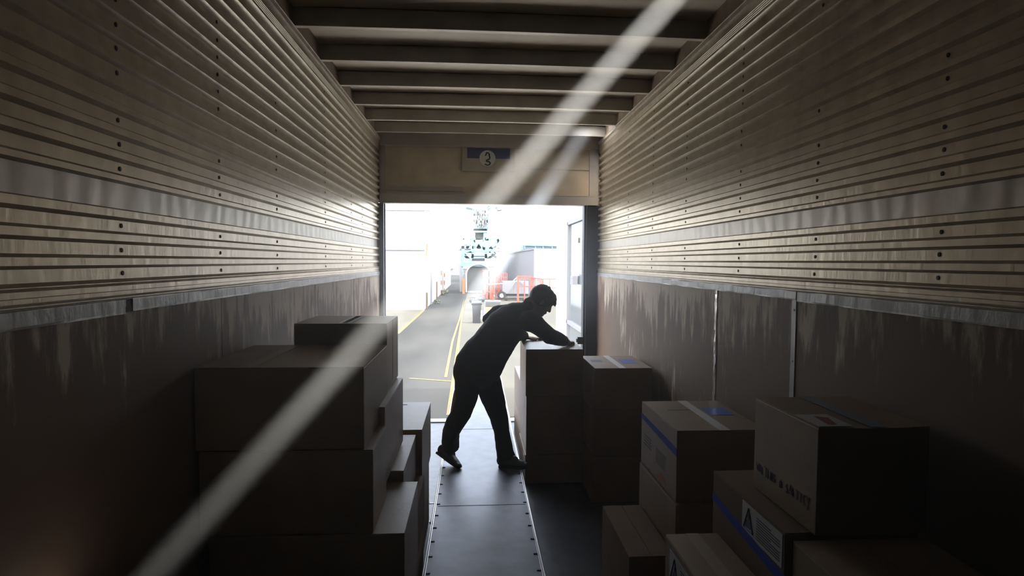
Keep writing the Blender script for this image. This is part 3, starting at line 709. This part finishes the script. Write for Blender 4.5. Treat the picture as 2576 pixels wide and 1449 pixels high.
for lab, (x, y, h) in zip(('yellow bollard at the near corner of the white warehouse', 'yellow bollard further along the white warehouse wall'), ((1074, 776, 1.0), (1099, 752, 1.35))):
    p = gp(x, y); b = thing('bollard', lab, 'bollard', p, 'bollards by the warehouse')
    part(MB().bar(p, p+Vector((0, 0, h)), .12, n=12), 'post', M['yellow'], b)
    part(MB().bar(p+Vector((0, 0, h)), p+Vector((0, 0, h+.03)), .13, n=12), 'cap', M['cream'], b)
for i, (x, y, h) in enumerate(((1110, 742, 2.6), (1118, 735, 2.2))):
    p = gp(x, y); b = thing('marker_pole', ('nearer', 'farther')[i]+' red and white striped pole beside the warehouse wall', 'pole', p, 'striped poles')
    n = 6
    for k in range(n):
        part(MB().bar(p+Vector((0, 0, h*k/n)), p+Vector((0, 0, h*(k+1)/n)), .12, n=8), 'stripe', M['orange'] if k % 2 == 0 else M['white'], b)
# louvred boxes on the far white wall
fw_ = gp(1118, 712)
fb = thing('far_building', 'pale low building behind the warehouse with grey louvres high on its wall', 'building', (fw_.x-5, fw_.y+4, G))
ft = at(1110, 560, fw_.y+4)
part(MB().box(fw_.x-14, fw_.x-.3, fw_.y+4, fw_.y+8, G, ft.z), 'wall', M['white'], fb)
for y0, y1 in ((590, 606), (607, 617), (621, 629)):
    a = at(1101, y0, fw_.y+3.8); b = at(1117 if y0 < 620 else 1112, y1, fw_.y+3.8)
    mb = MB().box(a.x, b.x, a.y-.1, a.y+.2, b.z, a.z)
    part(mb, 'louvre', M['grey'], fb)
# fence with bushes at the far end of the lane
fe = gp(1150, 694)
fence = thing('far_fence', 'low rail fence across the far end of the lane', 'fence', fe)
mb = MB()
for k in range(12):
    x = at(1116+5*k, 690, fe.y).x; part(MB().bar((x, fe.y, G), (x, fe.y, G+1.1), .08), 'post', M['offwhite'], fence)
for z in (.5, 1.05): part(MB().bar((at(1114, 690, fe.y).x, fe.y, G+z), (at(1172, 690, fe.y).x, fe.y, G+z), .05), 'rail', M['offwhite'], fence)
tn = thing('tarp_tent', 'pale grey pitched tarpaulin beyond the far fence', 'tent', (at(1150, 690, fe.y+6).x, fe.y+6, G))
a, b = at(1134, 690, fe.y+6), at(1166, 690, fe.y+6)
part(MB().prism([(a.x, fe.y+6, G+.6), ((a.x+b.x)/2+.6, fe.y+6, G+3.2), (b.x, fe.y+6, G+.6), (b.x, fe.y+6, G), (a.x, fe.y+6, G)], (0, 4, 0)), 'canopy', M['grey'], tn)
rr = random.Random(4)
for i, (x, y, s) in enumerate(((1119, 742, .40), (1100, 764, .25), (1117, 702, 1.0), (1124, 697, .9))):
    p = gp(x, y); bmx = bmesh.new()
    for k in range(14): ball(bmx, p+Vector((rr.uniform(-s, s)*.6, rr.uniform(-s, s)*.6, rr.uniform(.1, .9)*s)), s*rr.uniform(.25, .42), seg=8)
    me = bpy.data.meshes.new('shrub'); bmx.to_mesh(me); bmx.free(); me.materials.append(M['green'])
    o = bpy.data.objects.new('shrub', me); col.objects.link(o)
    tag(o, ('dusty shrub at the foot of the striped poles', 'smallest dusty shrub beside the yellow bollard', 'shrub at the left end of the far fence', 'low shrub in front of the far fence')[i], 'shrub', 'roadside shrubs')
# teal steel gantry with an arched tunnel
YG = 53.0
def g3(x, y, dy=0): return at(x, y, YG+dy)
gt = thing('steel_gantry', 'tall pale teal steel gantry tower with an arched tunnel at its foot', 'gantry', (g3(1200, 735).x, YG, G))
def bars(lst, w, name, m, dys=(0, 2.6)):
    for dy in dys:
        mb = MB()
        for (x0, y0, x1, y1) in lst: mb.bar(g3(x0, y0, dy), g3(x1, y1, dy), w)
        part(mb, name, m, gt)
zx = lambda v: 1080+v/4.139
zy = lambda v: 490+v/4.139
def zz(*l): return [(zx(a), zy(b), zx(c), zy(d)) for a, b, c, d in l]
part(MB().prism([g3(1172, 521), g3(1178, 514), g3(1232, 514), g3(1226, 520), g3(1222, 530), g3(1196, 530), g3(1188, 524)], (0, 2.4, 0)), 'head_platform', M['teal'], gt)
part(MB().bar(g3(1226, 517, 1), g3(1250, 519, 1), .22).bar(g3(1226, 525, 1), g3(1250, 524, 1), .12), 'side_arm', M['teal2'], gt)
part(MB().prism([g3(1249, 519), g3(1262, 517), g3(1266, 524), g3(1262, 528), g3(1252, 529)], (0, 1.2, 0)), 'lamp_housing', M['grey'], gt)
part(MB().box(g3(1195, 1).x, g3(1228, 1).x, YG+.5, YG+2.1, g3(1, 575).z, g3(1, 530).z), 'inner_core', mat('pale_core', (.34, .38, .39), .7), gt)
bars(zz((460, 150, 475, 350), (615, 150, 600, 350), (500, 150, 495, 350), (575, 150, 580, 350), (540, 150, 535, 350), (460, 210, 615, 210), (465, 280, 605, 280), (460, 150, 605, 280), (615, 150, 465, 280), (470, 280, 600, 350), (605, 280, 470, 350)), .20, 'lattice_column', M['teal'])
mb = MB(); rr = random.Random(9)
for k in range(9):
    x = 470+16*k; mb.path([g3(zx(x+rr.uniform(-14, 14)), zy(150+i*33), -.3+rr.uniform(-.1, .1)) for i in range(7)], .08, 5)
part(mb, 'hanging_hoses', M['offwhite'], gt)
bars(zz((455, 355, 610, 355), (460, 375, 600, 375)), .35, 'collar_ring', M['teal'])
part(MB().prism([g3(1192, 582, .2), g3(1220, 582, .2), g3(1216, 601, .2), g3(1197, 601, .2)], (0, 2.2, 0)), 'motor_box', M['dgrey'], gt)
bars(zz((465, 355, 460, 590), (580, 375, 565, 590), (350, 455, 450, 455), (580, 462, 725, 462), (320, 548, 460, 548), (560, 560, 820, 575), (350, 455, 350, 720), (722, 462, 722, 560), (600, 462, 640, 560), (640, 560, 722, 470), (440, 470, 390, 560), (470, 470, 530, 560), (555, 470, 500, 560), (470, 548, 560, 548)), .26, 'deck_frame', M['teal'])
part(MB().box(g3(zx(305), 1).x, g3(zx(345), 1).x, YG, YG+2.4, g3(1, zy(545)).z, g3(1, zy(458)).z), 'louvre_box', M['grey'], gt)
part(MB().box(g3(zx(735), 1).x, g3(zx(808), 1).x, YG, YG+2.4, g3(1, zy(555)).z, g3(1, zy(478)).z), 'cream_louvre_box', M['cream'], gt)
part(MB().box(g3(zx(370), 1).x, g3(zx(440), 1).x, YG+1, YG+2, g3(1, zy(545)).z, g3(1, zy(470)).z), 'cabinet', M['grey'], gt)
part(MB().box(g3(zx(640), 1).x, g3(zx(715), 1).x, YG+1, YG+2, g3(1, zy(555)).z, g3(1, zy(480)).z), 'cabinet', M['cream'], gt)
bars(zz((335, 590, 690, 590), (335, 650, 700, 650), (340, 590, 340, 850), (690, 600, 690, 800), (450, 600, 450, 660), (590, 600, 590, 660), (340, 600, 440, 700), (690, 600, 600, 680), (370, 620, 440, 600), (620, 600, 680, 640), (440, 630, 600, 630)), .24, 'lower_frame', M['teal'])
part(MB().box(g3(zx(335), 1).x, g3(zx(700), 1).x, YG-.2, YG+2.6, g3(1, zy(718)).z, g3(1, zy(672)).z), 'lintel', M['teal'], gt)
part(MB().box(g3(zx(450), 1).x, g3(zx(590), 1).x, YG+.3, YG+2.2, g3(1, zy(660)).z, g3(1, zy(605)).z), 'walkway_box', M['offwhite'], gt)
part(MB().bar(g3(zx(678), zy(685), -.5), g3(zx(715), zy(685), -.5), .12), 'red_arm', M['redp'], gt)
# arch
cxm, w2, yb, ys_ = (zx(385)+zx(640))/2, (zx(640)-zx(385))/2, 735, 690
arch = [(cxm-w2, yb), (cxm-w2, ys_)] + [(cxm-w2*math.cos(t*math.pi/12), ys_-26*math.sin(t*math.pi/12)) for t in range(1, 12)] + [(cxm+w2, ys_), (cxm+w2, yb)]
part(MB().path([g3(*p, -.3) for p in arch], .13, 6), 'arch_frame', M['white'], gt)
part(MB().prism([g3(*p) for p in arch], (0, 6, 0)), 'tunnel', M['dgrey'], gt)
part(MB().bar(g3(zx(400), 734, -.3), g3(zx(560), 734, -.3), .2), 'threshold_bar', M['offwhite'], gt)
mb = MB()
for s_ in (0, 16): mb.bar(g3(zx(320+s_), zy(760), -1), g3(zx(325+s_), zy(1010), -1), .12)
for k in range(12): mb.bar(g3(zx(320), zy(770+20*k), -1), g3(zx(340), zy(770+20*k), -1), .07)
part(mb, 'ladder', M['offwhite'], gt)
part(MB().box(g3(zx(352), 1, -1).x, g3(zx(378), 1, -1).x, YG-1.2, YG-.8, G, g3(1, zy(855), -1).z), 'red_post', M['orange'], gt)
part(MB().box(g3(zx(700), 1).x, g3(zx(640), 1).x, YG, YG+2.4, G, g3(1, zy(720)).z), 'right_leg', M['teal'], gt)
# long white container shed with teal roof unit
YS = 62
a, b, c_ = at(1253, 641, YS), at(1345, 626, YS-14), at(1420, 629, YS-14)
sh = thing('white_shed', 'long pale grey and white shed behind the red railings', 'building', (b.x, b.y, G))
part(MB().prism([Vector((a.x, a.y, G)), Vector((b.x, b.y, G)), b, a], (0, .2, 0)), 'side_wall', M['grey'], sh)
part(MB().box(b.x, b.x+9, b.y, b.y+10, G, b.z), 'front_wall', M['white'], sh)
part(MB().bar(a, b, .12).bar(b, Vector((b.x, b.y, G)), .14), 'edge_trim', M['offwhite'], sh)
ru = thing('roof_unit', 'pale teal ribbed unit seen on top of the white shed roof', 'roof unit', (at(1360, 620, YS).x, YS, b.z))
part(MB().box(at(1320, 1, YS).x, at(1420, 1, YS).x, YS, YS+3, at(1, 632, YS).z, at(1360, 617, YS).z), 'housing', M['teal2'], ru)
mb = MB()
for x in (1320, 1347, 1366, 1389): mb.bar(at(x, 614, YS-.1), at(x, 626, YS-.1), .12)
mb.bar(at(1318, 616, YS-.1), at(1420, 618, YS-.1), .2); part(mb, 'ribs', M['teal'], ru)
# office annex with a glazed door on the right, close to the trailer
XA = 1.9
oy0, oy1 = XA/((1468-1194)*K), XA/((1405-1194)*K)
of = thing('office_annex', 'white office annex with a tall glazed door just right of the doorway', 'building', (XA+1, 11, G))
za = H+1.05
def xa(x): return XA/((x-1194)*K)
yg0, yg1 = xa(1462), xa(1432)
zt, zm, zb_ = H+.74, H-1.19, -1.0
part(MB().box(XA, XA+3, YD+2.0, yg0-.45, G, za+1.2).box(XA, XA+3, yg1+.06, oy1+.3, G, za).box(XA, XA+3, yg0-.45, yg1+.06, zt+.06, za), 'wall', M['white2'], of)
fr = MB()
for y in (yg0-.40, yg1): fr.box(XA-.03, XA+.05, y, y+.06, G+.2, zt+.06)
for z in (zt, zm-.06, G+.2): fr.box(XA-.03, XA+.05, yg0-.40, yg1+.06, z, z+.07)
part(fr, 'door_frame', M['offwhite'], of)
part(MB().box(XA+.01, XA+.02, yg0-.40, yg1, zm, zt), 'glass_pane', M['glass'], of)
part(MB().box(XA+.01, XA+.02, yg0-.40, yg1, G+.2, zm-.06), 'glass_pane', M['glass'], of)
part(MB().box(XA-.10, XA-.02, yg0+.20, yg0+.48, H-.42, H-.26).bar((XA-.06, yg0+.48, H-.24), (XA-.10, yg0+.20, H-.30), .02), 'letter_tray', M['grey'], of)
part(MB().box(XA-.05, XA-.02, yg0-.05, yg0-.0, H+.34, H+.43), 'door_closer', M['dgrey'], of)
# bins
def binn(lab, x, y, w, h, m, lid, grp='bins beside the yellow line'):
    p = gp(x, y); t = thing('wheelie_bin', lab, 'bin', p, grp)
    part(MB().prism([p+Vector((-w/2*.8, -.25, 0)), p+Vector((w/2*.8, -.25, 0)), p+Vector((w/2, -.3, h)), p+Vector((-w/2, -.3, h))], (0, .55, 0)), 'tub', m, t)
    mb = MB()
    for k in range(5):
        a0 = k/5*math.pi; mb.bar(p+Vector((-w/2*1.15, .25-.6*k/5, h+.05+.09*math.sin(a0))), p+Vector((w/2*1.15, .25-.6*k/5, h+.05+.09*math.sin(a0))), .14, n=8)
    part(mb, 'lid', lid, t)
    for s_ in (-1, 1): part(MB().disc(p+Vector((s_*w*.38, .25, .10)), (1, 0, 0), .10, .05, 14), 'wheel', M['tyre'], t)
    return t
binn('black wheelie bin with a rounded lid beside the yellow line', 1199, 812, .44, .88, M['binp'], M['binp'])
p = gp(1207, 802); t = thing('white_crate', 'small white crate standing beside the black wheelie bin', 'crate', p)
part(MB().box(p.x-.12, p.x+.14, p.y-.2, p.y+.2, G, G+.42), 'shell', M['white'], t, bevel=.01); part(MB().box(p.x-.12, p.x+.14, p.y-.22, p.y-.19, G+.28, G+.30), 'rim', M['dgrey'], t)
p = gp(1236, 803); t = thing('tipping_cart', 'grey open tipping cart with a yellow front behind the man', 'cart', p)
h = .95
part(MB().prism([p+Vector((-.42, 0, .15)), p+Vector((.42, 0, .15)), p+Vector((.48, 0, h)), p+Vector((-.34, 0, h))], (0, .7, 0)), 'hopper', M['grey'], t)
part(MB().box(p.x-.28, p.x+.44, p.y-.03, p.y+.0, G+.25, G+.62), 'front_panel', mat('cart_yellow', (.50, .34, .12), .7), t)
part(MB().prism([p+Vector((-.30, -.03, .66)), p+Vector((.40, -.03, .66)), p+Vector((.47, -.03, .90)), p+Vector((-.30, -.03, .90))], (0, .03, 0)), 'opening', M['dgrey'], t)
for s_ in (-.3, .3): part(MB().disc(p+Vector((s_, .1, .12)), (1, 0, 0), .12, .06, 14), 'wheel', M['tyre'], t)
for i, (x, y, s_) in enumerate(((1193, 762, .34), (1207, 760, .40), (1199, 752, .34))):
    p = gp(x, y); bmx = bmesh.new()
    ball(bmx, p+Vector((0, 0, s_*.5)), (s_*1.1, s_*.7, s_*.55)); ball(bmx, p+Vector((s_*.4, 0, s_*.8)), (s_*.6, s_*.5, s_*.3)); capsule(bmx, [(p+Vector((s_*.1, 0, s_)), .06), (p+Vector((s_*.2, 0, s_*1.25)), .03)])
    me = bpy.data.meshes.new('rubbish_bag'); bmx.to_mesh(me); bmx.free(); me.materials.append(M['binp'] if i < 2 else M['grey'])
    me.polygons.foreach_set('use_smooth', [True]*len(me.polygons))
    o = bpy.data.objects.new('rubbish_bag', me); col.objects.link(o)
    tag(o, ('leftmost dark rubbish bag behind the wheelie bin', 'dark rubbish bag right behind the wheelie bin lid', 'grey rubbish bag farthest behind the wheelie bin')[i], 'bag', 'rubbish bags')
# red cages and railings
def cage(name, lab, P, hgt, nrail, nposts, w=.07, group='red railings'):
    """P: ground points; a fence of posts and rails along them"""
    t = thing(name, lab, 'railing', P[0], group)
    for a, b in zip(P, P[1:]):
        for k in range(nposts+1):
            q = a+(b-a)*k/nposts; part(MB().bar(q, q+Vector((0, 0, hgt)), w), 'post', M['redp'], t)
        for r in range(nrail):
            z = Vector((0, 0, hgt*(1-r/max(nrail, 1)))); part(MB().bar(a+z, b+z, w*.8), 'rail', M['redp'], t)
    return t
t = cage('red_gate', 'tall red barred gate standing in front of the tunnel arch', [gp(1215, 748), gp(1230, 752), gp(1243, 757)], 2.25, 4, 5, .09)
part(MB().box(gp(1217, 750).x, gp(1228, 750).x, gp(1217, 750).y-.02, gp(1217, 750).y+.02, G+.3, G+2.2), 'red_panel', mat('pale_red', (.42, .13, .11), .7), t)
part(MB().box(gp(1231, 755).x, gp(1240, 755).x, gp(1231, 755).y-.02, gp(1231, 755).y+.02, G+.2, G+2.2), 'red_panel', M['redp'], t)
part(MB().path([gp(1217, 740)+Vector((0, -1, 1.2)), gp(1240, 752)+Vector((0, -.5, .5)), gp(1243, 757)+Vector((0, -.3, .4))], .07), 'white_handrail', M['white'], t)
YR = 45.8
a = at(1248, 738, YR); a.z = G; b = at(1275, 738, YR); b.z = G
cage('red_railing', 'dense red railing stack between the gate and the trailer wheel', [a, b], 2.05, 6, 6, .06)
a = at(1303, 745, 40); b = at(1336, 745, 40); c_ = at(1365, 745, 37); d_ = at(1400, 745, 37)
for v in (a, b, c_, d_): v.z = G
def rail2(lab, a, b, h, n, w=.07, cross=False):
    t = thing('red_railing', lab, 'railing', a, 'red railings')
    for k in range(n+1):
        q = a+(b-a)*k/n; part(MB().bar(q, q+Vector((0, 0, h)), w*(1.6 if k == 0 else .9)), 'post', M['redp'], t)
    for z in (h, h*.9 if cross else h*.68, h*.62 if cross else h*.36): part(MB().bar(a+Vector((0, 0, z)), b+Vector((0, 0, z)), w), 'rail', M['redp'], t)
    if cross: part(MB().bar(a+Vector((0, 0, h)), a+Vector((-.5, 0, h*.75)), w).bar(a+Vector((-.5, 0, h*.75)), a+Vector((-2.2, 0, h*.70)), w), 'sloping_rail', M['offwhite'], t)
    return t
rail2('long red railing behind the man with a sloping end', a, b, 1.95, 2, .08, True)
rail2('close-barred red railing directly behind the man', b, c_, 1.85, 8, .06)
rail2('thin red railing at the right of the man, reaching the office annex', c_, d_, 1.85, 2, .07)
# utility trailer
YT = 43.6
p = at(1262, 752, YT); p.z = G
t = thing('utility_trailer', 'grey cabinet trailer with a dark wheel among the red railings', 'trailer', p)
l, r_ = at(1268, 1, YT).x, at(1336, 1, YT).x
part(MB().box(l, r_, YT+.2, YT+1.6, G+.45, G+1.45), 'cabinet_body', M['grey'], t, bevel=.03)
mb = MB()
for k in range(5): mb.box(l+.9+.2*k, l+.93+.2*k, YT+.15, YT+.2, G+.5, G+1.4)
part(mb, 'cabinet_ribs', M['offwhite'], t)
part(MB().box(l-.35, r_, YT+.3, YT+1.4, G+.28, G+.42), 'chassis', M['blackm'], t)
wc = at(1262, 743, YT)
part(MB().disc((wc.x, YT+.1, G+.34), (0, 1, 0), .34, .2, 22), 'wheel', M['tyre'], t); part(MB().disc((wc.x, YT-.01, G+.34), (0, 1, 0), .16, .04, 16), 'hub', M['white'], t)
part(MB().path([Vector((l+.4, YT, G+.5)), Vector((l+1.2, YT, G+1.7)), Vector((l+1.6, YT, G+1.2))], .06), 'lift_arm', M['offwhite'], t)
p = gp(1290, 757); t = thing('pallet_truck', 'black low pallet truck on the ground before the grey trailer', 'pallet truck', p)
part(MB().box(p.x-.7, p.x+1.0, p.y, p.y+.5, G+.08, G+.22), 'fork', M['blackm'], t); part(MB().bar(p+Vector((-.6, .2, .2)), p+Vector((-.8, .2, .7)), .06), 'handle', M['blackm'], t)
for s_ in (-.5, .8): part(MB().disc(p+Vector((s_, .1, .08)), (0, 1, 0), .08, .1, 12), 'roller', M['tyre'], t)
# ------------------------------------------------------------------ added haze inside the trailer, lifts the header and carries the beams
HZ = bpy.data.materials.new('added_haze'); HZ.use_nodes = True; n = HZ.node_tree; n.nodes.remove(n.nodes['Principled BSDF'])
vs = n.nodes.new('ShaderNodeVolumeScatter'); vs.inputs['Density'].default_value = .055; vs.inputs['Anisotropy'].default_value = .45
tc = n.nodes.new('ShaderNodeTexCoord'); sx = n.nodes.new('ShaderNodeSeparateXYZ'); n.links.new(tc.outputs['Object'], sx.inputs[0])
rp = n.nodes.new('ShaderNodeValToRGB'); mr = n.nodes.new('ShaderNodeMapRange'); mr.inputs[1].default_value = 0; mr.inputs[2].default_value = 3.2
n.links.new(sx.outputs[2], mr.inputs[0]); n.links.new(mr.outputs[0], rp.inputs[0])
e = rp.color_ramp.elements; e[0].position = .375; e[0].color = (.05,)*3+(1,); e[1].position = .82; e[1].color = (.12,)*3+(1,)      # density shaped so the added beams fade at both ends
k = e.new(.50); k.color = (1, 1, 1, 1); k = e.new(.64); k.color = (1, 1, 1, 1)
mu = n.nodes.new('ShaderNodeMath'); mu.operation = 'MULTIPLY'; mu.inputs[1].default_value = .085; n.links.new(rp.outputs[0], mu.inputs[0]); n.links.new(mu.outputs[0], vs.inputs['Density'])
HZ.cycles.volume_sampling = 'MULTIPLE_IMPORTANCE' if hasattr(HZ.cycles, 'volume_sampling') else None
n.links.new(vs.outputs[0], n.nodes['Material Output'].inputs['Volume'])
hz = MB().box(XL+.02, XR-.02, YF+.1, YD+.0, .02, ZB-.002).build('haze', HZ); tag(hz, 'thin added haze that veils the trailer air and shows the beams', 'haze', kind='stuff')
